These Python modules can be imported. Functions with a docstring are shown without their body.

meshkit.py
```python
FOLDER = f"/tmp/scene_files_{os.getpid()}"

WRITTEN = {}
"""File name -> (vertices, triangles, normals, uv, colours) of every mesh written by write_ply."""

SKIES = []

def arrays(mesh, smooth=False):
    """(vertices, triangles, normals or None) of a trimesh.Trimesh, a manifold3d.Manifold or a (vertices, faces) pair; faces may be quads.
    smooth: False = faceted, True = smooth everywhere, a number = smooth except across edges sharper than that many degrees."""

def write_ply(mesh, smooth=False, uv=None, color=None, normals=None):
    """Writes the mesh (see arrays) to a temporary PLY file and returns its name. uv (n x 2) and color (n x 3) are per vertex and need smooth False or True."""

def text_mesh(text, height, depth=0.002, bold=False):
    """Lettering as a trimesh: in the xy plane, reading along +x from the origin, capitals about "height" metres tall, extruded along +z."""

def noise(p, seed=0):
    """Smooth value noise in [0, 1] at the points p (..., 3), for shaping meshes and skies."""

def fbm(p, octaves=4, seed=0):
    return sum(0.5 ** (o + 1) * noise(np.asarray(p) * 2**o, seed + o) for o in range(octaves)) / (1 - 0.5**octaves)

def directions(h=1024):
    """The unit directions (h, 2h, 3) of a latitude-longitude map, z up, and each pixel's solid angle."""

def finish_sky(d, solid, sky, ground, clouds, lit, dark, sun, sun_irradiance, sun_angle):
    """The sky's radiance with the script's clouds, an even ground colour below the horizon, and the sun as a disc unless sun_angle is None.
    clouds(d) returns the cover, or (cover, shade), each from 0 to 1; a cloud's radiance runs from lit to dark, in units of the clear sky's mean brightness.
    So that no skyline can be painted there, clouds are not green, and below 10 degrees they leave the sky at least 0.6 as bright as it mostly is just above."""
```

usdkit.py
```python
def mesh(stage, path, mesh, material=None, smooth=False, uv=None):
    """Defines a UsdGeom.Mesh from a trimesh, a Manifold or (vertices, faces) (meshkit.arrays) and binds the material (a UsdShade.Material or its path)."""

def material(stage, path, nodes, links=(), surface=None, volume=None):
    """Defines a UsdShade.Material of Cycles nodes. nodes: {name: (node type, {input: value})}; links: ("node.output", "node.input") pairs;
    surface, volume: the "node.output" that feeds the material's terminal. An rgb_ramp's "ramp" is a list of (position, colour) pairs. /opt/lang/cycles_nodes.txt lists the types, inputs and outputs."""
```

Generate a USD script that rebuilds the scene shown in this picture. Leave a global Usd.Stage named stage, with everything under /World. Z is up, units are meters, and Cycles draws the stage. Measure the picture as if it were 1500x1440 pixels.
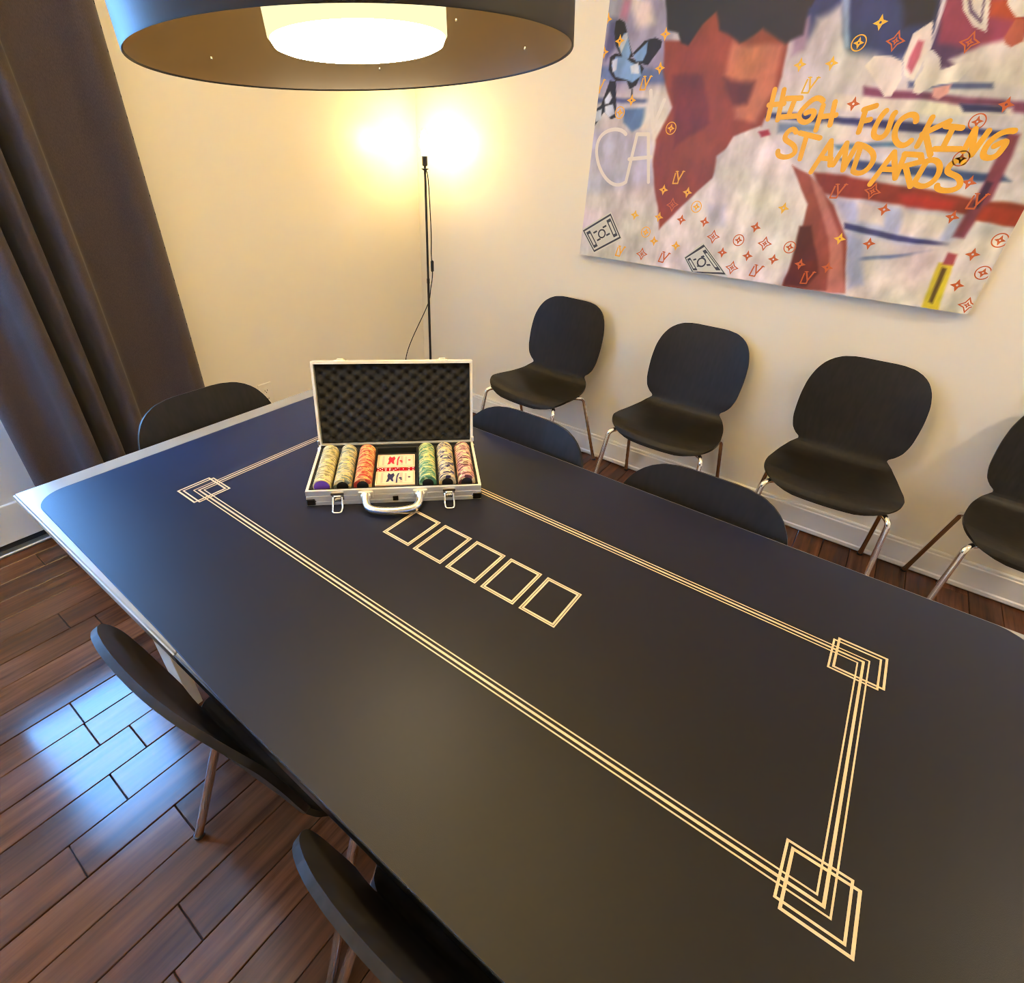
import math, random
import numpy as np, trimesh, shapely, usdkit, meshkit
from shapely.geometry import Polygon, LineString, Point, box as sbox
from shapely.ops import unary_union
from pxr import Usd, UsdGeom, UsdLux, UsdShade, Gf, Sdf, Vt
from scipy.interpolate import PchipInterpolator, CubicSpline

stage = Usd.Stage.CreateInMemory()
UsdGeom.SetStageUpAxis(stage, UsdGeom.Tokens.z)
UsdGeom.SetStageMetersPerUnit(stage, 1.0)
UsdGeom.Xform.Define(stage, '/World')
UsdGeom.Scope.Define(stage, '/World/Looks')
rng = random.Random(7)

# ------------------------------------------------------------------ camera, light, exposure
EXPOSURE = 2.4
cam = UsdGeom.Camera.Define(stage, '/World/camera')
FPX, CX, CY = 761.317, 722.1865, 714.526            # focal length and principal point for the 1500 x 1440 frame
RIGHT = np.array([0.59381748, -0.80370495, 0.0379363]); DOWN = np.array([-0.42440071, -0.35292827, -0.8338619]); FWD = np.array([0.68356773, 0.47906158, -0.55066792])
m = np.eye(4); m[0, :3] = RIGHT; m[1, :3] = -DOWN; m[2, :3] = -FWD; m[3, :3] = (0, 0, 1.434)
cam.AddTransformOp().Set(Gf.Matrix4d(*m.ravel().tolist()))
AP = 36.0
cam.CreateHorizontalApertureAttr(AP); cam.CreateVerticalApertureAttr(AP * 1440 / 1500)
cam.CreateFocalLengthAttr(FPX / 1500 * AP)
cam.CreateHorizontalApertureOffsetAttr((750 - CX) / 1500 * AP)
cam.CreateVerticalApertureOffsetAttr((CY - 720) / 1500 * AP)
cam.CreateClippingRangeAttr((0.02, 200.0))
cam.CreateExposureAttr(EXPOSURE)

SKY = 1.0                      # overcast daylight outside the patio door
dome = UsdLux.DomeLight.Define(stage, '/World/sky')
dome.CreateColorAttr(Gf.Vec3f(0.17, 0.45, 1.0)); dome.CreateIntensityAttr(2.7 * SKY)
PENDANT_DISC, PENDANT_SIDE, PENDANT_TOP, BULB = 6.0, 0.27, 130.0, 42.0     # radiance of the lamps' glowing parts
CEILING_LAMP = 21.0
WARM = (1.0, 0.70, 0.27)

# ------------------------------------------------------------------ helpers
taken = {}
def numbered(parent, name):
    k = taken.get((parent, name), 0); taken[(parent, name)] = k + 1
    return f'{parent}/{name}' if k == 0 else f'{parent}/{name}_{k:03d}'

def path_of(p): return '/World' if p is None else str(p.GetPath())

def tag(prim, label=None, cat=None, group=None, kind=None):
    for k, v in (('label', label), ('category', cat), ('group', group), ('kind', kind)):
        if v: prim.SetCustomDataByKey(k, v)
    return prim

def obj(name, mesh, mat, parent=None, smooth=35, label=None, kind=None):
    p = usdkit.mesh(stage, numbered(path_of(parent), name), mesh, M[mat], smooth=smooth).GetPrim()
    return tag(p, label, None, None, kind)

def thing(name, label, cat, loc=(0, 0, 0), rotz=0.0, group=None, kind=None):
    x = UsdGeom.Xform.Define(stage, numbered('/World', name))
    x.AddTranslateOp().Set(Gf.Vec3d(*map(float, loc))); x.AddRotateZOp().Set(float(rotz))
    return tag(x.GetPrim(), label, cat, group, kind)

def node(name, parent, loc=(0, 0, 0), rot=(0, 0, 0)):
    x = UsdGeom.Xform.Define(stage, numbered(path_of(parent), name))
    x.AddTranslateOp().Set(Gf.Vec3d(*map(float, loc))); x.AddRotateXYZOp().Set(Gf.Vec3f(*map(float, rot)))
    return x.GetPrim()

def copy_of(src, name, label, cat, loc, rotz=0.0, group=None, rot=None):
    x = UsdGeom.Xform.Define(stage, numbered('/World', name))
    x.GetPrim().GetReferences().AddInternalReference(src.GetPath())
    x.ClearXformOpOrder()
    x.AddTranslateOp(opSuffix='put').Set(Gf.Vec3d(*map(float, loc)))
    if rot is None: x.AddRotateZOp(opSuffix='put').Set(float(rotz))
    else: x.AddRotateXYZOp(opSuffix='put').Set(Gf.Vec3f(*map(float, rot)))
    x.GetPrim().SetInstanceable(True)
    return tag(x.GetPrim(), label, cat, group)

cat_ = trimesh.util.concatenate
def box(x0, x1, y0, y1, z0, z1, c=0.0):
    """A box, its edges chamfered by c."""
    if c <= 0:
        b = trimesh.creation.box((x1 - x0, y1 - y0, z1 - z0)); b.apply_translation(((x0 + x1) / 2, (y0 + y1) / 2, (z0 + z1) / 2)); return b
    P = []
    for sx in (0, 1):
        for sy in (0, 1):
            for sz in (0, 1):
                p = np.array([x1 if sx else x0, y1 if sy else y0, z1 if sz else z0]); i = np.array([-c if sx else c, -c if sy else c, -c if sz else c])
                for k in range(3):
                    q = p + i; q[k] = p[k]; P.append(q)
    return trimesh.convex.convex_hull(np.array(P))

def tube(pts, r, n=12, closed=False, flat=None):
    """A round (or, with flat=(a, b), oval) bar along the points, parallel-transported, with caps."""
    p = np.asarray(pts, float); N = len(p)
    t = np.gradient(p, axis=0) if not closed else (np.roll(p, -1, 0) - np.roll(p, 1, 0))
    t /= np.linalg.norm(t, axis=1, keepdims=True)
    u = np.cross(t[0], [0, 0, 1.0]);
    if np.linalg.norm(u) < 1e-3: u = np.cross(t[0], [0, 1.0, 0])
    u /= np.linalg.norm(u); rings = []
    ang = np.linspace(0, 2 * np.pi, n, endpoint=False); rr = np.broadcast_to(np.asarray(r, float), (N,))
    for k in range(N):
        u = u - t[k] * (u @ t[k]); u /= np.linalg.norm(u); w = np.cross(t[k], u)
        a, b = (flat if flat else (1, 1))
        rings.append(p[k] + rr[k] * (np.cos(ang)[:, None] * u * a + np.sin(ang)[:, None] * w * b))
    V = np.vstack(rings); F = []
    for k in range(N if closed else N - 1):
        for i in range(n):
            a, b = k * n + i, k * n + (i + 1) % n; c, d = ((k + 1) % N) * n + (i + 1) % n, ((k + 1) % N) * n + i
            F += [[a, b, c], [a, c, d]]
    if not closed:
        V = np.vstack([V, p[0], p[-1]]); e = len(V) - 2
        for i in range(n):
            F += [[e, (i + 1) % n, i], [e + 1, (N - 1) * n + i, (N - 1) * n + (i + 1) % n]]
    return trimesh.Trimesh(V, F, process=False)

def bend(pts, r, n=6):
    """Rounds the corners of a polyline with radius r."""
    p = [np.asarray(q, float) for q in pts]; out = [p[0]]
    for a, b, c in zip(p, p[1:], p[2:]):
        d1, d2 = a - b, c - b; l1, l2 = np.linalg.norm(d1), np.linalg.norm(d2); k = min(r, .45 * l1, .45 * l2)
        s, e = b + d1 / l1 * k, b + d2 / l2 * k
        for t in np.linspace(0, 1, n): out.append((1 - t) ** 2 * s + 2 * t * (1 - t) * b + t * t * e)
    return np.array(out + [p[-1]])

def lathe(profile, n=48, loc=(0, 0, 0)):
    r = trimesh.creation.revolve(np.array(profile, float), sections=n); r.apply_translation(loc); return r

def extrude(poly, h, z=0.0):
    gs = [g for g in getattr(poly, 'geoms', [poly]) if g.area > 1e-9]
    e = cat_([trimesh.creation.extrude_polygon(g, h, engine='earcut') for g in gs]); e.apply_translation((0, 0, z)); return e

def rrect(x0, x1, y0, y1, r, q=10): return sbox(x0 + r, y0 + r, x1 - r, y1 - r).buffer(r, quad_segs=q)
def lin(c): return tuple((v / 255 / 12.92 if v / 255 <= .04045 else ((v / 255 + .055) / 1.055) ** 2.4) for v in c)

# ------------------------------------------------------------------ materials
M = {}
def plain(name, color, rough=.5, metal=0.0, ior=1.5, bump=None, **kw):
    nodes = {'p': ('principled_bsdf', dict(base_color=color, roughness=rough, metallic=metal, ior=ior, **kw))}; links = []
    if bump:
        s, st_, d = bump
        nodes |= {'g': ('geometry', {}), 'n': ('noise_texture', dict(scale=s, detail=3.0)), 'b': ('bump', dict(strength=st_, distance=d))}
        links = [('g.position', 'n.vector'), ('n.fac', 'b.height'), ('b.normal', 'p.normal')]
    M[name] = usdkit.material(stage, f'/World/Looks/{name}', nodes, links, surface='p.BSDF')
def glow(name, color, strength):
    M[name] = usdkit.material(stage, f'/World/Looks/{name}', {'e': ('emission', dict(color=color, strength=strength))}, surface='e.emission')
def grain(name, c0, c1, rough=.4, scale=(4, 60, 60), ramp=(.35, .7), bstr=.25, bdist=.001, vary=0.0, space='object', ior=1.5):
    n = {'t': ('texture_coordinate', {}), 'o': ('object_info', {}), 'mv': ('vector_math', dict(math_type='scale', scale=9.0)), 'av': ('vector_math', dict(math_type='add')),
         'm': ('mapping', dict(scale=scale)), 'n': ('noise_texture', dict(scale=1.0, detail=6.0, roughness=.62)), 'n2': ('noise_texture', dict(scale=2.6, detail=3.0)),
         'r': ('rgb_ramp', {'ramp': [(ramp[0], c0), (ramp[1], c1)]}), 'h': ('hsv', {}), 'mr': ('map_range', dict(from_min=0.0, from_max=1.0, to_min=1 - vary, to_max=1 + vary)),
         'mx': ('mix_color', dict(blend_type='multiply', fac=.55)), 'r2': ('rgb_ramp', {'ramp': [(.3, (.45, .42, .42)), (.62, (1, 1, 1))]}),
         'p': ('principled_bsdf', dict(roughness=rough, ior=ior)), 'b': ('bump', dict(strength=bstr, distance=bdist)),
         'rr': ('map_range', dict(from_min=.3, from_max=.7, to_min=rough - .05, to_max=rough + .07))}
    l = [('o.random', 'mv.vector1'), (f't.{space}', 'av.vector1'), ('mv.vector', 'av.vector2'), ('av.vector', 'm.vector'), ('m.vector', 'n.vector'), ('av.vector', 'n2.vector'),
         ('n.fac', 'r.fac'), ('o.random', 'mr.value'), ('mr.result', 'h.value'), ('r.color', 'h.color'), ('h.color', 'mx.a'), ('n2.fac', 'r2.fac'), ('r2.color', 'mx.b'),
         ('mx.result', 'p.base_color'), ('n.fac', 'b.height'), ('b.normal', 'p.normal'), ('n2.fac', 'rr.value'), ('rr.result', 'p.roughness')]
    M[name] = usdkit.material(stage, f'/World/Looks/{name}', n, l, surface='p.BSDF')
def mottle(name, base, marks, hi):
    """Printed chips: a pale ground with broken coloured marks and creamy highlights."""
    n = {'t': ('texture_coordinate', {}), 'o': ('object_info', {}), 'mv': ('vector_math', dict(math_type='scale', scale=3.0)), 'av': ('vector_math', dict(math_type='add')),
         'v': ('voronoi_texture', dict(scale=80.0)), 'n': ('noise_texture', dict(scale=130.0, detail=2.0)),
         'bw': ('separate_color', {}), 'r': ('rgb_ramp', {'ramp': [(0, base), (.30, base), (.36, marks), (.66, marks), (.70, hi), (1, hi)], 'interpolate': True}),
         'r2': ('rgb_ramp', {'ramp': [(.42, (.72, .72, .72)), (.6, (1, 1, 1))]}), 'mx': ('mix_color', dict(blend_type='multiply', fac=.8)), 'p': ('principled_bsdf', dict(roughness=.4))}
    l = [('t.object', 'av.vector1'), ('o.random', 'mv.vector1'), ('mv.vector', 'av.vector2'), ('av.vector', 'v.vector'), ('av.vector', 'n.vector'), ('v.color', 'bw.color'), ('bw.r', 'r.fac'),
         ('n.fac', 'r2.fac'), ('r.color', 'mx.a'), ('r2.color', 'mx.b'), ('mx.result', 'p.base_color')]
    M[name] = usdkit.material(stage, f'/World/Looks/{name}', n, l, surface='p.BSDF')

plain('wall_paint', (.81, .765, .65), .36, bump=(90.0, .06, .0006))
plain('trim_paint', (.80, .78, .73), .3)
plain('ceiling_paint', (.82, .80, .76), .7)
plain('door_paint', (.80, .81, .82), .35)
plain('dark_rubber', (.012, .013, .016), .6)
plain('threshold_metal', (.34, .36, .39), .42, metal=.8)
plain('subfloor', (.02, .014, .01), .8)
grain('plank_wood', (.058, .0185, .0068), (.205, .073, .026), ior=1.42, rough=.15, scale=(2.2, 34, 34), ramp=(.3, .72), bstr=.10, bdist=.0010, vary=.32)
grain('chair_wood', (.0085, .0072, .0060), (.0180, .0150, .0120), ior=1.33, rough=.46, scale=(70, 70, 5), ramp=(.3, .7), bstr=.12, bdist=.0006)
plain('chrome', (.86, .85, .83), .07, metal=1.0)
plain('black_plastic', (.014, .013, .013), .45)
plain('tabletop_lacquer', (.27, .265, .24), .22)
plain('table_edge', (.34, .35, .37), .3)
plain('table_leg_paint', (.66, .60, .47), .4)
plain('felt_mat', (.0072, .0055, .0041), .42, ior=1.32, sheen_weight=.95, sheen_roughness=.31, sheen_tint=(.15, .40, 1.0), bump=(900.0, .25, .0004))
plain('gold_print', (.62, .47, .27), .45)
plain('mat_rubber', (.012, .012, .012), .6)
plain('aluminium', (.86, .82, .72), .34, metal=.6)
plain('bright_metal', (.88, .86, .82), .14, metal=1.0)
plain('dark_metal', (.10, .085, .07), .3, metal=1.0)
plain('foam', (.012, .0105, .0085), .95, bump=(600.0, .4, .001))
plain('tray_flock', (.010, .009, .008), .9)
plain('lamp_black', (.014, .013, .013), .42)
plain('shade_black', (.022, .020, .021), .5, ior=1.4, bump=(240.0, .10, .0006))
plain('shade_lining', (.12, .078, .040), .30)
plain('outlet_plastic', (.80, .76, .68), .3)
plain('slot_dark', (.03, .025, .02), .6)
plain('canvas_side', (.78, .74, .70), .7)
plain('rod_black', (.02, .02, .02), .4, metal=.6)
plain('card_paper', lin((236, 198, 158)), .35)
plain('card_border', lin((214, 160, 112)), .4)
plain('card_red', lin((205, 40, 48)), .4)
plain('card_blue', lin((44, 44, 78)), .4)
plain('card_tint', lin((196, 168, 140)), .4)
plain('dice_red', lin((176, 22, 32)), .12)
plain('dice_white', (.85, .83, .80), .3)
plain('chip_purple', lin((110, 66, 178)), .35)
plain('chip_face', (.012, .012, .014), .3)
plain('chip_ring', lin((238, 220, 176)), .4)
for nm, c in dict(gold=(240, 178, 50), orange=(200, 98, 44), yellow=(236, 188, 60), scrawl=(226, 220, 216), bill=(206, 206, 196), ink=(58, 60, 72)).items(): plain('paint_' + nm, lin(c), .42)
mottle('chip_cream', lin((206, 190, 146)), lin((150, 140, 96)), lin((226, 202, 124)))
mottle('chip_olive', lin((196, 186, 146)), lin((120, 128, 108)), lin((224, 198, 122)))
mottle('chip_orange', lin((222, 150, 96)), lin((186, 60, 36)), lin((232, 186, 110)))
mottle('chip_green', lin((178, 190, 128)), lin((76, 132, 96)), lin((222, 206, 128)))
mottle('chip_navy', lin((204, 190, 160)), lin((48, 46, 92)), lin((226, 202, 140)))
mottle('chip_pink', lin((222, 160, 146)), lin((112, 62, 60)), lin((230, 206, 150)))
glow('pendant_disc', (1.0, .80, .50), PENDANT_DISC)
glow('pendant_side', (1.0, .84, .42), PENDANT_SIDE)
glow('pendant_top', (1.0, .70, .225), PENDANT_TOP)
glow('bulb_glow', WARM, BULB)
glow('ceiling_glow', (1.0, .80, .52), CEILING_LAMP)
M['curtain_cloth'] = usdkit.material(stage, '/World/Looks/curtain_cloth', {'g': ('geometry', {}), 'mp': ('mapping', dict(scale=(1, 1, .25))), 'n': ('noise_texture', dict(scale=700.0, detail=2.0)),
    'r': ('rgb_ramp', {'ramp': [(.3, (.041, .030, .034)), (.7, (.068, .050, .054))]}), 'd': ('principled_bsdf', dict(roughness=.85, sheen_weight=.15, sheen_roughness=.4)), 'b': ('bump', dict(strength=.3, distance=.0006))},
    [('g.position', 'mp.vector'), ('mp.vector', 'n.vector'), ('n.fac', 'r.fac'), ('r.color', 'd.base_color'), ('n.fac', 'b.height'), ('b.normal', 'd.normal')], surface='d.BSDF')
M['window_glass'] = usdkit.material(stage, '/World/Looks/window_glass', {'t': ('transparent_bsdf', {}), 'g': ('glossy_bsdf', dict(roughness=.0)), 'f': ('fresnel', {'IOR': 1.45}), 'q': ('geometry', {}), 'i': ('math', dict(math_type='subtract', value1=1.0)), 'k': ('math', dict(math_type='multiply')), 'm': ('mix_closure', {})},
    [('q.backfacing', 'i.value2'), ('f.fac', 'k.value1'), ('i.value', 'k.value2'), ('k.value', 'm.fac'), ('t.BSDF', 'm.closure1'), ('g.BSDF', 'm.closure2')], surface='m.closure')
M['painted_canvas'] = usdkit.material(stage, '/World/Looks/painted_canvas', {'a': ('attribute', {'attribute': 'paint'}), 'g': ('geometry', {}), 'n': ('noise_texture', dict(scale=420.0, detail=2.0)),
    'p': ('principled_bsdf', dict(roughness=.45)), 'b': ('bump', dict(strength=.12, distance=.0006))}, [('a.color', 'p.base_color'), ('g.position', 'n.vector'), ('n.fac', 'b.height'), ('b.normal', 'p.normal')], surface='p.BSDF')

# ------------------------------------------------------------------ the room
XL, XR, YN, YB, ZC = -1.05, 2.42, -2.45, 2.29, 2.45
DX0, DX1, DZ, YD = -.28, 0.66, 2.12, 2.44          # patio door opening in the back wall, its height, its plane
fl = tag(UsdGeom.Xform.Define(stage, '/World/floor').GetPrim(), 'dark reddish brown hand-scraped hardwood plank floor', 'floor', None, 'structure')
obj('underlay', box(XL - .1, XR + .1, YN - .1, YD + .16, -.06, -.0135), 'subfloor', fl)
PITCH, Y0 = .1055, .58
joints = {12: .153, 7: .035 - .0, 8: .037, 5: .016, 4: -.116, 3: .08, 0: -.081}
k0 = int(math.floor((YN - Y0) / PITCH))
for k in range(k0, 18):
    y0 = Y0 + k * PITCH; y1 = min(y0 + PITCH, YD + .05)
    if y1 - y0 < .02: continue
    prng = random.Random(100 + k)
    anchor = joints.get(k, prng.uniform(-.6, .4)); cuts = [anchor]; x = anchor
    while x > XL: x -= prng.uniform(.75, 1.45); cuts.append(x)
    x = anchor
    while x < XR: x += prng.uniform(.75, 1.45); cuts.append(x)
    cuts = sorted(min(max(c, XL), XR) for c in cuts)
    for a, b in zip(cuts, cuts[1:]):
        if b - a < .03: continue
        dz = prng.uniform(-.0007, .0007); h = .0009
        obj('plank', box(a + h, b - h, max(y0, YN) + h, y1 - h, -.0135, dz - .0007, .0016), 'plank_wood', fl, smooth=False)

def structure(name, mesh, mat, label, cat, smooth=False):
    return tag(obj(name, mesh, mat, None, smooth), label, cat, None, 'structure')
structure('wall_right', box(XR, XR + .12, YN - .12, YB + .25, 0, ZC), 'wall_paint', 'long cream wall behind the row of four chairs and the painting', 'wall')
structure('wall_back', cat_([box(DX1, XR, YB, YB + .25, 0, ZC), box(XL, DX0, YB, YB + .25, 0, ZC), box(DX0, DX1, YB, YB + .25, DZ, ZC)]), 'wall_paint', 'cream wall behind the curtain and the thin floor lamp', 'wall')
WY0, WY1, WZ0, WZ1 = 1.90, 2.19, .98, 1.80           # window in the left wall
structure('wall_left', cat_([box(XL - .12, XL, YN - .12, WY0, 0, ZC), box(XL - .12, XL, WY1, YB + .25, 0, ZC), box(XL - .12, XL, WY0, WY1, 0, WZ0), box(XL - .12, XL, WY0, WY1, WZ1, ZC)]), 'wall_paint', 'cream side wall outside the frame on the window side', 'wall')
structure('wall_near', box(XL, XR, YN - .12, YN, 0, ZC), 'wall_paint', 'cream wall behind the camera', 'wall')
structure('ceiling', box(XL - .12, XR + .12, YN - .12, YB + .25, ZC, ZC + .1), 'ceiling_paint', 'white ceiling above the pendant lamp', 'ceiling')
def board(x0, x1, y0, y1, nx, ny):
    """A baseboard: tall flat board with a stepped top and a shoe moulding, its face along (nx, ny)."""
    def slab(t, z0, z1, c):
        return box(x0 if nx >= 0 else x1 - t, x1 if nx <= 0 else x0 + t, y0 if ny >= 0 else y1 - t, y1 if ny <= 0 else y0 + t, z0, z1, c)
    return [slab(.016, 0, .125, .003), slab(.021, 0, .112, .003), slab(.026, .0, .030, .008)]
structure('baseboard_right', cat_(board(XR - .03, XR, YN, YB, -1, 0)), 'trim_paint', 'white baseboard along the wall behind the four chairs', 'baseboard', 30)
structure('baseboard_back', cat_(board(DX1 + .02, XR - .03, YB - .03, YB, 0, -1) + board(XL, DX0 - .02, YB - .03, YB, 0, -1)), 'trim_paint', 'white baseboard under the outlet and behind the floor lamp', 'baseboard', 30)
# patio door: two leaves, glazed above a white panel, in a deep reveal
dr = thing('door_1', 'white patio door with glazed upper half, seen left of the curtain', 'door', (0, 0, 0), 0, None, 'structure')
obj('door_frame', cat_([box(DX0, DX0 + .05, YD - .02, YB + .25, 0, DZ, .004), box(DX1 - .05, DX1, YD - .02, YB + .25, 0, DZ, .004), box(DX0, DX1, YD - .02, YB + .25, DZ - .05, DZ, .004)]), 'door_paint', dr, False)
obj('threshold', box(DX0 + .05, DX1 - .05, YD - .012, YB + .25, 0.0, .014, .004), 'threshold_metal', dr, False, label='pale metal threshold strip')
obj('weather_strip', box(DX0 + .05, DX1 - .05, YD + .022, YD + .03, .014, .04), 'dark_rubber', dr, False, label='dark rubber seal under the door')
a, b, y0, y1, s = DX0 + .052, DX1 - .052, YD + .01, YD + .055, .11
lf = obj('door_leaf', cat_([box(a, a + s, y0, y1, .04, DZ - .052, .003), box(b - s, b, y0, y1, .04, DZ - .052, .003), box(a + s, b - s, y0, y1, .04, .20, .003), box(a + s, b - s, y0, y1, .78, .88, .003),
           box(a + s, b - s, y0, y1, DZ - .14, DZ - .052, .003), box(a + s, b - s, y0 + .012, y1 - .012, .19, .79)]), 'door_paint', dr, False)
obj('pane', box(a + s, b - s, y0 + .02, y0 + .026, .87, DZ - .13), 'window_glass', lf, False)
ha = a + .055
obj('door_handle', cat_([box(ha - .014, ha + .014, YD - .004, YD + .012, .95, 1.13, .004), tube(bend([(ha, YD - .004, 1.08), (ha, YD - .045, 1.08), (ha + .11, YD - .045, 1.08)], .02), .008)]), 'bright_metal', dr)

wn = thing('window_1', 'narrow white framed window in the left wall outside the frame', 'window', (0, 0, 0), 0, None, 'structure')
wf = .04
obj('window_frame', cat_([box(XL - .10, XL - .04, WY0, WY0 + wf, WZ0, WZ1), box(XL - .10, XL - .04, WY1 - wf, WY1, WZ0, WZ1), box(XL - .10, XL - .04, WY0 + wf, WY1 - wf, WZ0, WZ0 + wf), box(XL - .10, XL - .04, WY0 + wf, WY1 - wf, WZ1 - wf, WZ1)]), 'door_paint', wn, False)
obj('pane', box(XL - .073, XL - .067, WY0 + wf, WY1 - wf, WZ0 + wf, WZ1 - wf), 'window_glass', wn, False)
obj('window_sill', box(XL - .04, XL + .03, WY0 - .03, WY1 + .03, WZ0 - .025, WZ0, .003), 'trim_paint', wn, False)

# duplex outlet low on the back wall
ot = thing('wall_outlet', 'small cream duplex outlet low on the wall beyond the table', 'outlet', (1.282, YB, .365))
obj('cover_plate', box(-.036, .036, -.006, 0, -.058, .058, .003), 'outlet_plastic', ot)
for s in (.021, -.021):
    so = obj('socket', trimesh.creation.cylinder(.0165, .006, sections=24, transform=trimesh.transformations.rotation_matrix(np.pi / 2, (1, 0, 0)) + np.array([[0, 0, 0, 0], [0, 0, 0, -.007], [0, 0, 0, s], [0, 0, 0, 0]])), 'outlet_plastic', ot)
    obj('slot', cat_([box(-.0075, -.0055, -.0108, -.0098, s - .003, s + .006), box(.0055, .0075, -.0108, -.0098, s - .003, s + .006), box(-.002, .002, -.0108, -.0098, s - .010, s - .006)]), 'slot_dark', so, False)

# ------------------------------------------------------------------ curtain
CP = [(.300, 2.232), (.335, 2.205), (.375, 2.216), (.415, 2.205), (.438, 2.17), (.452, 2.128), (.475, 2.112), (.494, 2.128), (.503, 2.17), (.510, 2.235), (.524, 2.262), (.535, 2.205), (.540, 2.145), (.556, 2.122), (.574, 2.138),
      (.583, 2.185), (.590, 2.240), (.606, 2.266), (.620, 2.205), (.626, 2.145), (.643, 2.118), (.664, 2.128), (.684, 2.172), (.718, 2.200), (.765, 2.214), (.815, 2.222), (.862, 2.192), (.900, 2.152), (.938, 2.166), (.965, 2.200), (.976, 2.228)]
cp = np.array(CP); cs = CubicSpline(np.r_[0, np.cumsum(np.linalg.norm(np.diff(cp, axis=0), axis=1))], cp)
tt = np.linspace(0, cs.x[-1], 230); zz = np.linspace(.015, 2.18, 40)
def sheet(off):
    rows = []
    for z in zz:
        c = cs(tt); d = cs(tt, 1); d /= np.linalg.norm(d, axis=1, keepdims=True); nrm = np.stack([-d[:, 1], d[:, 0]], 1)
        amp = .004 * np.sin(3.1 * z + 9 * c[:, :1]); c = c + nrm * off + np.c_[0 * amp, amp]; c[:, 0] += .006 * np.sin(2.2 * z) * (c[:, 0] < .9)
        rows.append(np.c_[c, np.full(len(c), z)])
    return np.array(rows)
A, B = sheet(-.0012), sheet(.0012); H, W_ = A.shape[:2]; V = np.vstack([A.reshape(-1, 3), B.reshape(-1, 3)]); F = []
ix = lambda s, i, j: s * H * W_ + i * W_ + j
for i in range(H - 1):
    for j in range(W_ - 1):
        F += [[ix(0, i, j), ix(0, i, j + 1), ix(0, i + 1, j + 1)], [ix(0, i, j), ix(0, i + 1, j + 1), ix(0, i + 1, j)], [ix(1, i, j), ix(1, i + 1, j + 1), ix(1, i, j + 1)], [ix(1, i, j), ix(1, i + 1, j), ix(1, i + 1, j + 1)]]
for i in range(H - 1):
    for j in (0, W_ - 1): F += [[ix(0, i, j), ix(0, i + 1, j), ix(1, i + 1, j)], [ix(0, i, j), ix(1, i + 1, j), ix(1, i, j)]]
for j in range(W_ - 1):
    for i in (0, H - 1): F += [[ix(0, i, j), ix(1, i, j + 1), ix(0, i, j + 1)], [ix(0, i, j), ix(1, i, j), ix(1, i, j + 1)]]
ct = thing('curtain', 'dark grey brown pleated curtain hanging left of the lamp corner', 'curtain')
obj('panel', trimesh.Trimesh(V, F, process=False), 'curtain_cloth', ct, smooth=True)
st_m = [box(p[0] - .0012, p[0] + .0012, p[1] - .0016, p[1] + .0010, p[2], p[2] + .008) for p in (A[i, W_ - 9] for i in range(0, H))]
obj('hem_stitches', cat_(st_m), 'dark_rubber', ct, False, kind='stuff')
rod = thing('curtain_rod', 'black curtain rod above the patio door', 'curtain rod')
obj('rod', tube([(-.62, 2.18, 2.215), (1.15, 2.18, 2.215)], .012, 16), 'rod_black', rod)
for x in (-.62, 1.15): obj('finial', trimesh.creation.icosphere(2, .022).apply_translation((x, 2.18, 2.215)), 'rod_black', rod)
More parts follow.
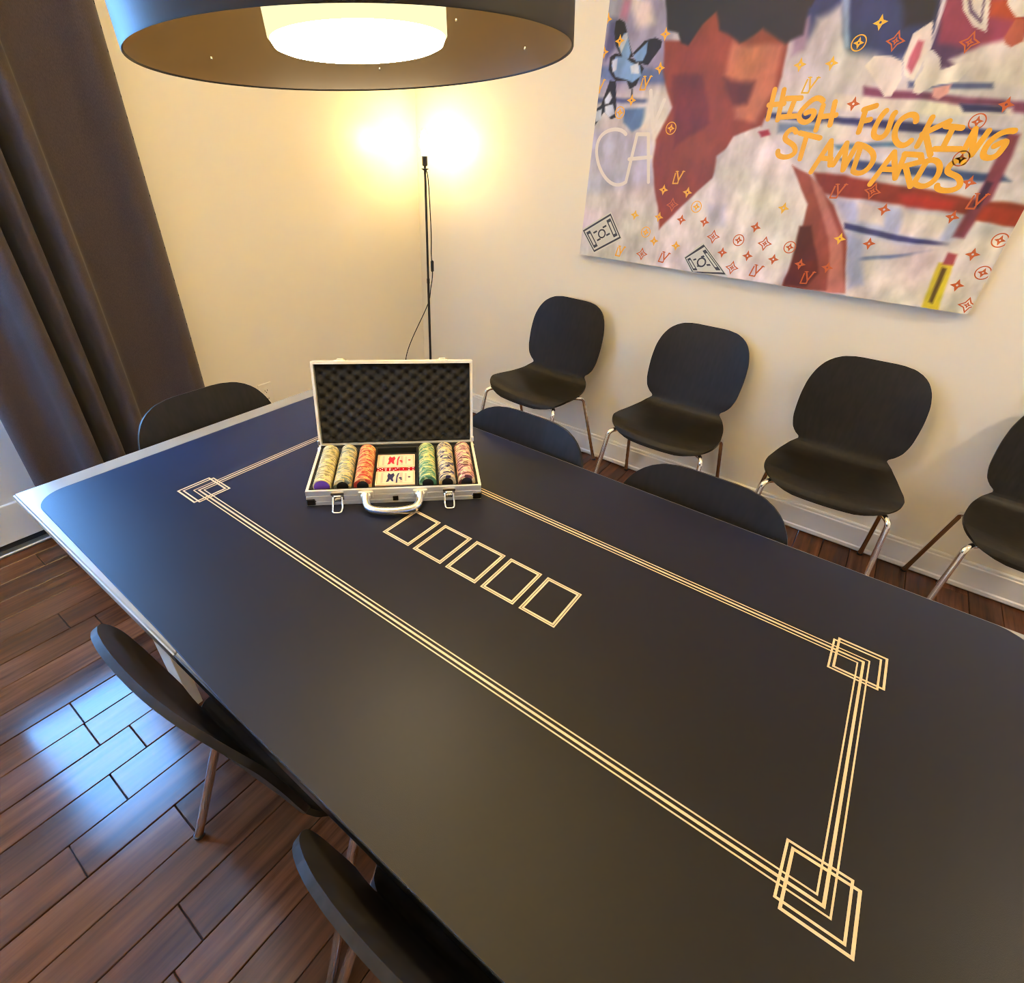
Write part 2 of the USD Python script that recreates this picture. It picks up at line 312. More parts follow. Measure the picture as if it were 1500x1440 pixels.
for x in (-.5, 1.05): obj('bracket', cat_([box(x - .008, x + .008, 2.18, YB, 2.195, 2.206), box(x - .02, x + .02, YB - .006, YB, 2.17, 2.24)]), 'rod_black', rod, False)
for x in np.linspace(.31, .965, 9): obj('ring', trimesh.creation.torus(.018, .0022, 24, 8, transform=trimesh.transformations.rotation_matrix(np.pi / 2, (0, 1, 0))).apply_translation((x, 2.18, 2.199)), 'rod_black', rod)

# ------------------------------------------------------------------ table and poker mat
TZ = .75; TX0, TX1, TY0, TY1 = .150, 1.072, -.515, 1.395
tb = thing('dining_table', 'pale lacquered rectangular extending table under the dark poker mat', 'table', (0, 0, 0))
YJ = .700
obj('tabletop', box(TX0, TX1, YJ + .001, TY1, TZ - .024, TZ, .002), 'tabletop_lacquer', tb, False)
obj('tabletop', box(TX0, TX1, TY0, YJ - .001, TZ - .024, TZ, .002), 'tabletop_lacquer', tb, False)
obj('edge_strip', box(TX0 - .0025, TX0, YJ + .001, TY1, TZ - .021, TZ - .003), 'table_edge', tb, False, label='pale grey metal edge strip')
obj('edge_strip', box(TX0 - .0025, TX0, TY0, YJ - .001, TZ - .021, TZ - .003), 'lamp_black', tb, False, label='dark edge strip')
obj('apron', cat_([box(.27, .95, 1.262, 1.286, TZ - .085, TZ - .024), box(.27, .95, -.406, -.382, TZ - .085, TZ - .024), box(.27, .294, -.382, 1.262, TZ - .085, TZ - .024), box(.926, .95, -.382, 1.262, TZ - .085, TZ - .024)]), 'table_leg_paint', tb, False)
for x in (.250, .942):
    for y in (1.228, -.440): obj('leg', box(x, x + .030, y, y + .092, 0, TZ - .024, .0015), 'table_leg_paint', tb, False)
mt = thing('poker_mat', 'dark rounded poker mat with gold line border covering the table', 'poker mat', (0, 0, TZ))
MX0, MX1, MY0, MY1 = .166, 1.066, -.424, 1.342
outline = rrect(MX0, MX1, MY0, MY1, .062, 12).segmentize(.04)
outline = shapely.transform(outline, lambda p: np.c_[p[:, 0] - np.where(p[:, 0] < .5, np.interp(p[:, 1], [.55, .75, 1.28], [.0185, .010, 0]), 0), p[:, 1]])     # the mat's edge drifts out to the table's edge
obj('rubber_backing', extrude(outline, .0012), 'mat_rubber', mt, False)
obj('cloth_face', extrude(outline.buffer(-.0008), .0012, .0012), 'felt_mat', mt, False)
MZ = .0024
def band(x0, x1, y0, y1, w): return sbox(x0 - w / 2, y0 - w / 2, x1 + w / 2, y1 + w / 2).difference(sbox(x0 + w / 2, y0 + w / 2, x1 - w / 2, y1 - w / 2))
for i, (d, w) in enumerate(((0.0, .0038), (.0078, .0022), (-.0078, .0022))):
    obj('border_line', extrude(band(.4092 - d, .8186 + d, -.180 - d, 1.1035 + d, w), .00022 + i * .00002, MZ), 'gold_print', mt, False)
q = 0
for sx in (0, 1):
    for sy in (0, 1):
        for (x0, x1, y0, y1), w in (((.386, .4565, -.203, -.1345), .0030), ((.378, .450, -.211, -.1414), .0036)):
            if sx: x0, x1 = 1.2278 - x1, 1.2278 - x0
            if sy: y0, y1 = .9235 - y1, .9235 - y0
            q += 1; obj('corner_square', extrude(band(x0, x1, y0, y1, w), .0003 + q % 2 * .00003, MZ), 'gold_print', mt, False)
for i in range(5):
    y0 = .2575 + i * .0855
    g = unary_union([band(.5660, .6635, y0, y0 + .0705, .0026), band(.5702, .6593, y0 + .0042, y0 + .0663, .0034)])
    obj('card_outline', extrude(g, .00025, MZ), 'gold_print', mt, False)

# ------------------------------------------------------------------ chairs: bent plywood shell on chrome legs
PROF = np.array([(.212, .402), (.206, .416), (.190, .428), (.155, .436), (.10, .4375), (.03, .434), (-.05, .4305), (-.115, .4305), (-.165, .4355), (-.200, .449), (-.219, .474), (-.229, .510), (-.240, .56), (-.252, .62), (-.268, .70), (-.287, .785), (-.291, .802)])
PROF[:, 0] = np.where((PROF[:, 1] < .47) & (PROF[:, 0] > -.16), -.16 + (PROF[:, 0] + .16) * .77, PROF[:, 0])
UP = np.clip(PROF[:, 1] - .45, 0, None); PROF[:, 0] -= .08 * UP; PROF[:, 1] += .035 * UP
PS = np.r_[0, np.cumsum(np.linalg.norm(np.diff(PROF, axis=0), axis=1))]; pcs = CubicSpline(PS, PROF); LT = PS[-1]
SN = PS[10]                                                    # arc length at the neck
WA = np.array([0, .004, .012, .030, .055, .085, .12, .165, .21, SN - .085, SN - .045, SN - .022, SN - .008, SN + .004, SN + .010, SN + .024, SN + .05, SN + .10, SN + .165, SN + .22, LT - .085, LT - .045, LT - .020, LT - .007, LT - .0015, LT])
WW = np.array([.100, .130, .160, .193, .2135, .2240, .2275, .2260, .2195, .203, .189, .178, .166, .1555, .1565, .172, .191, .2035, .2065, .2030, .191, .169, .140, .110, .080, .055])
wid = PchipInterpolator(WA, WW)
def shell():
    a = np.unique(np.r_[np.linspace(0, LT, 70), WA]); nb = 25; T = .0105; top, bot = [], []
    for s in a:
        c = pcs(s); d = pcs(s, 1); d /= np.linalg.norm(d); nx, nz = d[1], -d[0]      # towards the sitter
        k = np.interp(s, [0, .1, SN - .1, SN, SN + .05, LT - .1, LT], [.000, .010, .010, .006, .014, .022, .020])
        f = np.interp(s, [0, .05, .12], [.035, .018, 0.0])
        b = np.linspace(-1, 1, nb) * wid(s); off = k * (b / .2) ** 2
        P = np.c_[c[0] + nx * off - f * (b / .2) ** 2, b, c[1] + nz * off + 0 * b]; nn = np.array([nx, 0, nz])
        top.append(P + nn * T / 2); bot.append(P - nn * T / 2)
    A, B = np.array(top), np.array(bot); R, C = A.shape[:2]; V = np.vstack([A.reshape(-1, 3), B.reshape(-1, 3)]); F = []; o = R * C
    for i in range(R - 1):
        for j in range(C - 1):
            p = i * C + j; F += [[p, p + C + 1, p + 1], [p, p + C, p + C + 1], [o + p, o + p + 1, o + p + C + 1], [o + p, o + p + C + 1, o + p + C]]
    for i in range(R - 1):
        for j in (0, C - 1): p = i * C + j; F += [[p, o + p, o + p + C], [p, o + p + C, p + C]] if j else [[p, o + p + C, o + p], [p, p + C, o + p + C]]
    for j in range(C - 1):
        for i in (0, R - 1): p = i * C + j; F += [[p, p + 1, o + p + 1], [p, o + p + 1, o + p]] if not i else [[p, o + p + 1, p + 1], [p, o + p, o + p + 1]]
    t = trimesh.Trimesh(V, F, process=False); t.fix_normals(); return t
def halves(t, cut):
    """Seat and backrest of the one bent shell, cut at the neck."""
    c = t.triangles_center; d = c[:, 2] > cut
    back = t.submesh([np.nonzero(d & (c[:, 0] < -.15))[0]], append=True); seat = t.submesh([np.nonzero(~(d & (c[:, 0] < -.15)))[0]], append=True); return seat, back
SEAT, BACK = halves(shell(), .474)
def make_chair(label, loc, rz, group):
    t = thing('dining_chair', label, 'chair', loc, rz, group)
    obj('seat', SEAT, 'chair_wood', t, 40); obj('backrest', BACK, 'chair_wood', t, 40)
    for s in (1, -1):
        obj('leg', tube(bend([(.04, .125 * s, .414), (.085, .188 * s, .413), (.110, .203 * s, .404), (.190, .226 * s, .004)], .03), .0100, 14), 'chrome', t)
        obj('leg', tube(bend([(-.05, .125 * s, .412), (-.118, .190 * s, .410), (-.150, .209 * s, .400), (-.308, .237 * s, .004)], .03), .0100, 14), 'chrome', t)
        obj('foot_cap', lathe([(0, 0), (.0115, 0), (.0115, .010), (.0, .010)], 16, (.1907, .2262 * s, 0)), 'black_plastic', t)
        obj('foot_cap', lathe([(0, 0), (.0115, 0), (.0115, .010), (.0, .010)], 16, (-.3075, .2369 * s, 0)), 'black_plastic', t)
    obj('seat_frame', cat_([tube([(.04, -.125, .414), (.04, .125, .414)], .009, 12), tube([(-.05, -.125, .412), (-.05, .125, .412)], .009, 12), tube([(.04, .07, .414), (-.05, .07, .412)], .009, 12), tube([(.04, -.07, .414), (-.05, -.07, .412)], .009, 12)]), 'chrome', t)
    return t
WALLG, TABG = 'black chairs lined up along the wall', 'black chairs tucked under the table'
CH = [('black plywood chair with chrome legs against the wall, nearest the lamp corner', (2.074, 1.244, 0), 176.5, WALLG),
      ('black plywood chair with chrome legs against the wall, second from the lamp corner', (2.072, .566, 0), 179.5, WALLG),
      ('black plywood chair with chrome legs against the wall, under the right end of the painting', (2.072, -.073, 0), 181.5, WALLG),
      ('black plywood chair with chrome legs against the wall, cut off by the right frame edge', (2.070, -.695, 0), 179.0, WALLG),
      ('black chair tucked at the far long table side, beside the poker case', (.815, .673, 0), 180.0, TABG),
      ('black chair tucked at the far long table side, farther right from the case', (.815, .174, 0), 180.0, TABG),
      ('black chair at the short end of the table in front of the curtain', (.625, 1.180, 0), 270.0, TABG),
      ('black chair tucked at the near long table side, beside the bluish floor reflection', (.395, .655, 0), 1.5, TABG),
      ('black chair tucked at the near long table side, cut by the bottom frame edge', (.394, .155, 0), 2.0, TABG)]
chair0 = None
for lb, loc, rz, g in CH:
    if chair0 is None: chair0 = make_chair(lb, loc, rz, g)
    else: copy_of(chair0, 'dining_chair', lb, 'chair', loc, rz, g)

# ------------------------------------------------------------------ poker case, local axes: x along its front, y to its back, z up
CR = -46.3; CO = np.array([.5245, .8650, TZ + .0032])
case = thing('poker_chip_case', 'open aluminium poker chip case standing on the mat', 'case', CO, CR)
CW, CD, CHH = .385, .205, .037
def ribbed(x0, x1, y0, y1, h, t, flip=False):
    """Four walls of a shallow tray with two grooves run round the outside."""
    out = []
    for z0, z1, k in ((0, .009, 0), (.009, .012, .0015), (.012, .023, 0), (.023, .026, .0015), (.026, h, 0)):
        o = sbox(x0 + k, y0 + k, x1 - k, y1 - k); out.append(extrude(o.difference(sbox(x0 + t, y0 + t, x1 - t, y1 - t)), z1 - z0, z0))
    return cat_(out)
bs = obj('base', cat_([ribbed(0, CW, 0, CD, CHH, .006), box(.004, CW - .004, .004, CD - .004, 0, .004)]), 'aluminium', case, False)
obj('rim_gasket', cat_([box(.006, CW - .006, CD - .0062, CD - .0004, CHH - .001, CHH + .0009), box(.0058, CW - .0058, CD - .0075, CD - .0055, .02, CHH + .0009)]), 'tray_flock', bs, False)
# flocked tray with six half-round channels
import manifold3d as m3
RU, RR = [.0335, .0775, .1215, .2655, .3095, .3535], .0200
tray = m3.Manifold.cube([CW - .0125, CD - .0125, .031]).translate([.00625, .00625, .004])
for u_ in RU: tray -= m3.Manifold.cylinder(CD - .045, RR + .0012, -1, 40).rotate([-90, 0, 0]).translate([u_, .012, .036])
tray -= m3.Manifold.cube([.096, CD - .030, .05]).translate([.1445, .014, .020])
obj('chip_tray', tray, 'tray_flock', bs, 30)
for x in (0, CW):
    for y in (0, CD):
        s, r = (1 if x == 0 else -1), (1 if y == 0 else -1)
        xs = sorted((x - s * .0015, x + s * .020)); ys = sorted((y - r * .0015, y + r * .020))
        obj('corner_guard', box(xs[0], xs[1], ys[0], ys[1], -.0005, .019, .003), 'dark_metal', bs, False)
for x in (.068, .312):
    l_ = obj('latch', cat_([box(x - .013, x + .013, -.004, 0, .014, .033, .001), box(x - .008, x + .008, -.009, -.003, .012, .029, .002)]), 'bright_metal', case, False)
    obj('latch_loop', tube(bend([(x - .0095, -.006, .024), (x - .0105, -.018, .006), (x - .009, -.036, .003), (x + .009, -.036, .003), (x + .0105, -.018, .006), (x + .0095, -.006, .024)], .006), .0019, 10), 'bright_metal', l_)
    obj('latch_pivot', box(x - .014, x + .014, -.0065, -.003, .028, .0335, .001), 'dark_metal', l_, False)
obj('lock', box(CW / 2 - .006, CW / 2 + .006, -.002, .0, .006, .018, .0005), 'dark_metal', case, False)
hd = obj('handle', tube(CubicSpline(np.linspace(0, 1, 9), np.array([(.1285, -.006, .026), (.129, -.018, .021), (.134, -.034, .0145), (.152, -.046, .012), (.188, -.050, .0115), (.224, -.046, .012), (.242, -.034, .0145), (.247, -.018, .021), (.2475, -.006, .026)]))(np.linspace(0, 1, 40)), .0085, 16, flat=(1.0, 1.15)), 'bright_metal', case)
for x in (.1285, .2475): obj('handle_mount', cat_([box(x - .016, x + .016, -.0035, 0, .016, .033, .001), box(x - .0105, x + .0105, -.013, -.003, .018, .031, .003)]), 'aluminium', hd, False)
# lid, leaning back from the hinge line; its own axes: x along, y up the lid, z towards the front
LA = math.radians(13.5); LUP = np.array([0, math.sin(LA), math.cos(LA)]); LFR = np.array([0, -math.cos(LA), math.sin(LA)])
LM = np.eye(4); LM[:3, 0] = (1, 0, 0); LM[:3, 1] = LUP; LM[:3, 2] = LFR; LM[:3, 3] = np.array([0, CD, CHH + .001]) - .027 * LFR
def onlid(t): t = t.copy(); t.apply_transform(LM); return t
ld = obj('lid', onlid(cat_([extrude(sbox(0, 0, CW, .205).difference(sbox(.0060, .0012, CW - .0060, .1990)), .011, 0), extrude(sbox(.0012, .0012, CW - .0012, .2038).difference(sbox(.0060, .0012, CW - .0060, .1990)), .004, .011),
    extrude(sbox(0, 0, CW, .205).difference(sbox(.0060, .0012, CW - .0060, .1990)), .012, .015), box(.003, CW - .003, .003, .202, 0, .004)])), 'aluminium', case, False)
gx, gy = np.meshgrid(np.linspace(.0061, CW - .0061, 150), np.linspace(.0014, .1988, 84)); kx, ky = 2 * np.pi / .0345, 2 * np.pi / .0290
fz = .0135 + .0050 * (np.cos(kx * gx) * np.cos(ky * gy)) - .0035 * np.clip(-np.cos(kx * gx) * np.cos(ky * gy) - .35, 0, 1) / .65
edge = np.minimum(np.minimum(gx - .0061, CW - .0061 - gx), np.minimum(gy - .0014, .1988 - gy)); fz = np.where(edge < .004, .010 + (fz - .010) * edge / .004, fz)
fz0 = np.full_like(fz, .0045); n_, m_ = gx.shape
FV = np.c_[gx.ravel(), gy.ravel(), fz.ravel()]; FF = []
for i in range(n_ - 1):
    for j in range(m_ - 1): p = i * m_ + j; FF += [[p, p + 1, p + m_ + 1], [p, p + m_ + 1, p + m_]]
obj('foam_lining', onlid(trimesh.Trimesh(FV, FF, process=False)), 'foam', ld, True, label='black egg-crate foam lining')
for x in (.068, .312): obj('latch_keeper', onlid(cat_([box(x - .014, x + .014, .2045, .2075, .006, .021, .001), box(x - .008, x + .008, .2065, .2105, .010, .016, .001)])), 'bright_metal', ld, False)
for x in (-.003, CW - .004): obj('hinge', cat_([box(x, x + .007, CD - .013, CD + .004, CHH - .014, CHH - .001, .001), onlid(box(x, x + .007, .001, .013, .014, .0275, .001))]), 'bright_metal', case, False)
def cw(x, y, z):
    a = math.radians(CR); c, s_ = math.cos(a), math.sin(a); return (CO[0] + c * x - s_ * y, CO[1] + s_ * x + c * y, CO[2] + z)

# chips: six rolls of 46, every chip an object; chip axis along its own y
TH = .00345; R_ = .0196
def chip_axis(t): t.apply_transform(trimesh.transformations.rotation_matrix(-np.pi / 2, (1, 0, 0))); return t
body = chip_axis(lathe([(0, 0), (R_ - .0006, 0), (R_, .0006), (R_, TH - .0007), (R_ - .0006, TH - .0001), (0, TH - .0001)], 32))
inlay = chip_axis(cat_([lathe([(0, -.00008), (.0128, -.00008), (.0128, .0001), (0, .0001)], 28), lathe([(0, TH - .0003), (.0128, TH - .0003), (.0128, TH - .00004), (0, TH - .00004)], 28)]))
ring_in = chip_axis(lathe([(0, -.00012), (.0170, -.00012), (.0170, .0001), (0, .0001)], 28))
ROLLS = [('chip_cream', 'cream and yellow poker chip in the leftmost roll of the case', 'chips in the leftmost roll'),
         ('chip_olive', 'cream and grey olive poker chip in the second roll from the left', 'chips in the second roll'),
         ('chip_orange', 'orange red poker chip in the roll just left of the card decks', 'chips in the orange roll'),
         ('chip_green', 'green and cream poker chip in the roll right of the card decks', 'chips in the green roll'),
         ('chip_navy', 'navy marked cream poker chip in the second roll from the right', 'chips in the navy roll'),
         ('chip_pink', 'pink and brown marked poker chip in the rightmost roll of the case', 'chips in the rightmost roll')]
crng = random.Random(5)
for u_, (mt_, lb, g) in zip(RU, ROLLS):
    proto = None
    for i in range(46):
        y = .0165 + i * TH; loc = np.array(cw(u_ + crng.uniform(-.0003, .0003), y, .036 + crng.uniform(-.0003, .0002)))
        if i == 0 and mt_ == 'chip_cream':
            t = thing('poker_chip', 'purple-faced poker chip at the front end of the leftmost roll', 'poker chip', loc, CR)
            obj('body', body, mt_, t, 30); obj('inlay', ring_in, 'chip_purple', t, 30, label='plain purple face'); continue
        if i == 0:
            t = thing('poker_chip', lb.split(' poker chip in ')[0] + ' chip with black face, end of ' + lb.split(' poker chip in ')[1].replace(' of the case', ''), 'poker chip', loc, CR)
            obj('body', body, mt_, t, 30); obj('inlay', inlay, 'chip_face', t, 30, label='black printed face'); proto = t; continue
        if proto is None:
            t = thing('poker_chip', lb, 'poker chip', loc, CR, g); obj('body', body, mt_, t, 30); obj('inlay', inlay, 'chip_face', t, 30, label='black printed face'); proto = t; continue
        copy_of(proto, 'poker_chip', lb, 'poker chip', loc, group=g, rot=(0, crng.uniform(0, 360), CR))

# two decks of cards and five dice between the rolls
for y0, ink, lb in ((.0915, 'card_red', 'deck of cards with a red printed figure, at the back of the case'), (.0150, 'card_blue', 'deck of cards with a dark blue printed figure, at the front of the case')):
    d = thing('card_deck', lb, 'deck of cards', cw(.1475, y0, .0205), CR)
    obj('card_block', box(0, .089, 0, .058, 0, .0180, .001), 'card_paper', d, False)
    obj('printed_border', extrude(sbox(.003, .003, .086, .055).difference(sbox(.0045, .0045, .0845, .0535)), .0002, .018), 'card_border', d, False)
    obj('printed_panel', extrude(unary_union([sbox(.012, .008, .017, .050), sbox(.055, .008, .061, .050), sbox(.066, .012, .070, .046)]), .00012, .018), 'card_tint', d, False)
    fig = unary_union([Polygon([(.024, .010), (.030, .012), (.033, .022), (.037, .013), (.041, .012), (.039, .026), (.043, .038), (.040, .048), (.034, .042), (.029, .049), (.026, .036), (.028, .028)]),
                       Polygon([(.046, .006), (.0495, .006), (.050, .030), (.054, .048), (.050, .046), (.047, .034)]), Point(.056, .026).buffer(.0035), Point(.058, .020).buffer(.0025), Point(.076, .029).buffer(.003)])
    obj('printed_figure', extrude(fig, .00025, .018), ink, d, False)
PIP = {1: [(0, 0)], 2: [(-1, -1), (1, 1)], 3: [(-1, -1), (0, 0), (1, 1)], 4: [(-1, -1), (1, 1), (-1, 1), (1, -1)], 5: [(-1, -1), (1, 1), (-1, 1), (1, -1), (0, 0)], 6: [(-1, -1), (1, 1), (-1, 1), (1, -1), (-1, 0), (1, 0)]}
for i, v_ in enumerate((5, 6, 3, 1, 4)):
    S = .0164
    d = thing('die', ['red die showing five, leftmost of the dice row', 'red die showing six, second in the dice row', 'red die showing three, middle of the dice row', 'red die showing one, fourth in the dice row', 'red die showing four, rightmost of the dice row'][i], 'dice', cw(.1480 + i * .0178, .0742, .0205), CR)
    obj('cube_body', box(0, S, 0, S, 0, S, .0012), 'dice_red', d, False)
    pp = [trimesh.creation.cylinder(.0016, .0003, sections=14).apply_translation((S / 2 + a * .0046, S / 2 + b * .0046, S)) for a, b in PIP[v_]]
    for a, b in PIP[7 - v_ if v_ in (3, 4) else 2]:
        c_ = trimesh.creation.cylinder(.0016, .0003, sections=14); c_.apply_transform(trimesh.transformations.rotation_matrix(np.pi / 2, (1, 0, 0))); pp.append(c_.apply_translation((S / 2 + a * .0046, 0, S / 2 + b * .0046)))
    obj('pips', cat_(pp), 'dice_white', d, False)

# ------------------------------------------------------------------ floor lamp in the corner
LX, LY = 2.250, 2.080
fl_ = thing('floor_lamp', 'thin black floor lamp with a bare glowing bulb in the corner', 'lamp', (LX, LY, 0))
obj('base', lathe([(0, 0), (.115, 0), (.118, .004), (.118, .014), (.110, .019), (.02, .022), (.012, .030), (0, .030)], 56), 'lamp_black', fl_, 30)
obj('pole', cat_([lathe([(0, .022), (.0068, .022), (.0068, .78), (0, .78)], 20), lathe([(0, .775), (.0082, .775), (.0082, .80), (0, .80)], 20), lathe([(0, .79), (.0060, .79), (.0060, 1.318), (0, 1.318)], 20)]), 'lamp_black', fl_, 30)
obj('collar', lathe([(0, 1.312), (.007, 1.312), (.018, 1.319), (.019, 1.321), (.006, 1.3225), (.005, 1.334), (0, 1.334)], 32), 'lamp_black', fl_, 30)
obj('bulb_socket', lathe([(0, 1.330), (.010, 1.331), (.0135, 1.337), (.0135, 1.372), (.0125, 1.374), (0, 1.374)], 32), 'lamp_black', fl_, 30)
obj('bulb', lathe([(0, 1.370), (.0105, 1.371), (.0115, 1.380), (.0165, 1.400), (.0195, 1.422), (.0190, 1.444), (.0140, 1.466), (.0075, 1.478), (0, 1.482)], 32), 'bulb_glow', fl_, True)
cord = CubicSpline(range(11), np.array([(.004, -.004, 1.312), (.012, -.010, 1.26), (.016, -.012, 1.15), (.019, -.013, 1.02), (.017, -.012, .93), (.020, -.014, .865), (.019, -.013, .80), (.006, -.010, .74), (-.006, .004, .66), (-.07, .055, .50), (-.11, .10, .33)]))(np.linspace(0, 10, 80))
tail = CubicSpline(range(7), np.array([cord[-1], (-.135, .135, .20), (-.20, .155, .06), (-.33, .16, .012), (-.62, .165, .06), (-.90, .188, .24), (-.968, .196, .345)]))(np.linspace(0, 6, 60))
obj('power_cord', tube(np.vstack([cord, tail[1:]]), .0026, 8), 'lamp_black', fl_)
obj('cord_switch', box(.012, .030, -.021, -.006, .835, .893, .005), 'black_plastic', fl_, 40)

# ------------------------------------------------------------------ pendant lamp over the table, hanging slightly askew
PR = .280
pd = UsdGeom.Xform.Define(stage, numbered('/World', 'pendant_lamp'))
pd.AddTranslateOp().Set(Gf.Vec3d(.615, .676, 1.520)); pd.AddRotateXYZOp().Set(Gf.Vec3f(-4.758, -.85, 0)); pd = tag(pd.GetPrim(), 'big black drum pendant lamp with a glowing cream inner diffuser', 'lamp')
SH = .245
obj('outer_shade', lathe([(PR - .0015, .0005), (PR - .0005, 0), (PR, .001), (PR, .004), (PR, .010), (PR, SH - .002), (PR - .001, SH), (PR - .0025, SH - .001), (PR - .0025, .004), (PR - .0015, .0005)], 128), 'shade_black', pd, 40)
obj('inner_lining', lathe([(PR - .0030, .002), (PR - .0030, SH - .002), (PR - .0026, SH - .002), (PR - .0026, .002), (PR - .0030, .002)], 128), 'shade_lining', pd, 40, label='dark bronze inside lining')
rv = []
for k in range(12):
    a = 2 * np.pi * k / 12 + .2; z = .03 if k % 2 else .085
    rv.append(trimesh.creation.icosphere(1, .0026).apply_translation(((PR - .0035) * np.cos(a), (PR - .0035) * np.sin(a), z)))
for r_ in rv: obj('rivet', r_, 'bright_metal', pd, True)
DR, DZ0 = .1155, .012
obj('diffuser_side', lathe([(DR - .003, DZ0 + .010), (DR, DZ0 + .012), (DR + .004, DZ0 + .19), (DR + .001, DZ0 + .19), (DR - .003, DZ0 + .012), (DR - .003, DZ0 + .010)], 96), 'pendant_side', pd, 40, label='cream glowing cylinder')
obj('diffuser_disc', lathe([(0, DZ0), (DR - .014, DZ0), (DR - .006, DZ0 + .003), (DR - .0022, DZ0 + .010), (DR - .004, DZ0 + .011), (0, DZ0 + .003)], 96), 'pendant_disc', pd, 40, label='bright white bottom diffuser')
obj('diffuser_top', lathe([(.03, DZ0 + .186), (DR - .002, DZ0 + .186), (DR - .002, DZ0 + .188), (.03, DZ0 + .188), (.03, DZ0 + .186)], 64), 'pendant_top', pd, 40, label='open glowing top of the diffuser')
for k in range(3):
    a = 2 * np.pi * k / 3 + .6; c_, s_ = math.cos(a), math.sin(a)
    obj('spoke', tube([(.018 * c_, .018 * s_, SH - .01), ((PR - .004) * c_, (PR - .004) * s_, SH - .01)], .004, 10), 'lamp_black', pd)
obj('lamp_holder', lathe([(0, DZ0 + .13), (.026, DZ0 + .13), (.026, SH - .02), (0, SH - .02)], 32), 'lamp_black', pd, 40)
obj('stem', lathe([(0, SH - .022), (.022, SH - .022), (.022, SH + .05), (.008, SH + .06), (0, SH + .06)], 32), 'lamp_black', pd, 40)
obj('cord', tube([(0, 0, SH + .05), (.004, -.02, SH + .35), (.010, -.055, SH + .645)], .0035, 10), 'lamp_black', pd, 40)
obj('ceiling_rose', lathe([(0, SH + .640), (.05, SH + .640), (.055, SH + .650), (.055, SH + .672), (0, SH + .672)], 48, (.010, -.057, 0)), 'lamp_black', pd, 40)

# a flush ceiling lamp behind the camera
cl = thing('ceiling_light', 'round flush ceiling light outside the frame behind the camera', 'ceiling light', (1.55, -1.55, ZC))
obj('lamp_rim', lathe([(0, 0), (.19, 0), (.19, -.035), (.175, -.042), (.17, -.036), (.17, -.01), (0, -.01)], 64), 'trim_paint', cl, 40)
obj('lamp_diffuser', lathe([(.168, -.034), (.12, -.052), (.06, -.060), (0, -.062), (0, -.058), (.168, -.030), (.168, -.034)], 64), 'ceiling_glow', cl, True)

# ------------------------------------------------------------------ painting on the right wall
WORDS = {
'HIGH':[[[674,611],[677,528]],[[704,610],[710,526]],[[668,568],[716,572]],[[719,586],[765,587]],[[747,585],[741,535]],[[718,534],[772,538]],[[835,579],[811,586],[785,563],[775,538],[790,522],[811,524],[820,544],[794,546]],[[840,566],[841,499]],[[872,576],[879,514]],[[841,536],[887,541]]],
'FUCKING':[[[968,558],[970,496]],[[963,556],[993,566]],[[972,526],[990,530]],[[1026,553],[1012,508],[1022,484],[1041,484],[1050,511],[1052,548]],[[1116,527],[1099,544],[1078,534],[1071,499],[1084,474],[1101,464],[1123,477]],[[1154,537],[1145,463]],[[1201,528],[1146,495]],[[1154,495],[1189,441]],[[1197,516],[1239,512]],[[1217,514],[1213,465]],[[1192,457],[1257,459]],[[1268,454],[1272,510],[1291,445],[1306,506]],[[1365,507],[1335,499],[1317,466],[1323,442],[1348,443],[1357,462],[1359,477],[1336,469]]],
'STANDARDS':[[[781,492],[757,495],[750,477],[787,452],[796,434],[775,419],[740,435]],[[794,490],[861,477]],[[818,485],[819,415]],[[867,378],[898,470],[919,401]],[[881,420],[916,419]],[[928,402],[947,465],[963,389],[977,458]],[[991,458],[993,390]],[[978,463],[1017,451],[1039,427],[1031,392],[994,387]],[[1057,353],[1090,445],[1121,374]],[[1075,397],[1114,398]],[[1122,441],[1121,378]],[[1120,441],[1164,440],[1174,423],[1131,408]],[[1136,408],[1171,354]],[[1186,423],[1178,368]],[[1184,423],[1217,422],[1230,397],[1220,365],[1180,363]],[[1281,425],[1255,424],[1249,403],[1284,385],[1296,362],[1279,350],[1240,361]]],
}
SCRAWL = [[[146,472],[82,486],[34,461],[80,316],[178,305]],[[178,305],[195,473],[243,474],[278,311]],[[223,612],[257,496],[284,583]],[[177,387],[269,398]],[[1118,276],[1164,190],[1284,183],[1301,246]],[[991,265],[1013,142],[1117,17],[1090,129]]]
MOTIFS = [['star','g',1,834],['star','g',3,735],['star','g',245,680],['star','g',244,778],['star','g',348,288],['star','g',448,286],['star','g',350,189],['star','g',349,97],['star','g',447,90],['star','g',64,767],['star','g',149,583],['star','o',447,188],['star','o',542,189],['star','o',738,190],['star','o',640,88],['star','o',738,88],['star','o',834,88],['star','o',927,571],['star','o',1125,283],['star','o',1315,278],['star','o',1121,177],['star','o',1411,179],['star','o',1411,84],['star','o',930,84],['star','o',1022,85],['star','o',1318,569],['star','o',1317,374],['star','y',926,771],['star','y',732,676],['star','y',826,677],['star','y',1028,182],['star','y',243,187],['star','y',815,261],['diamond','o',397,238],['diamond','o',590,140],['diamond','o',787,138],['diamond','o',692,38],['diamond','o',983,725],['diamond','o',1169,714],['diamond','o',1072,333],['diamond','o',1462,29],['diamond','o',305,40],['circle','o',689,139],['circle','o',877,136],['circle','o',1459,226],['circle','o',1459,130],['circle','o',1269,528],['circle','o',1270,435],['circle','g',496,239],['circle','g',885,725],['circle','g',331,495],['circle','g',106,543],['circle','g',305,127],['monogram','g',397,334],['monogram','g',0,628],['monogram','g',195,636],['monogram','g',201,38],['monogram','o',784,39],['monogram','o',405,39],['monogram','o',968,41],['monogram','o',969,326],['monogram','o',1356,325],['monogram','y',780,621]]
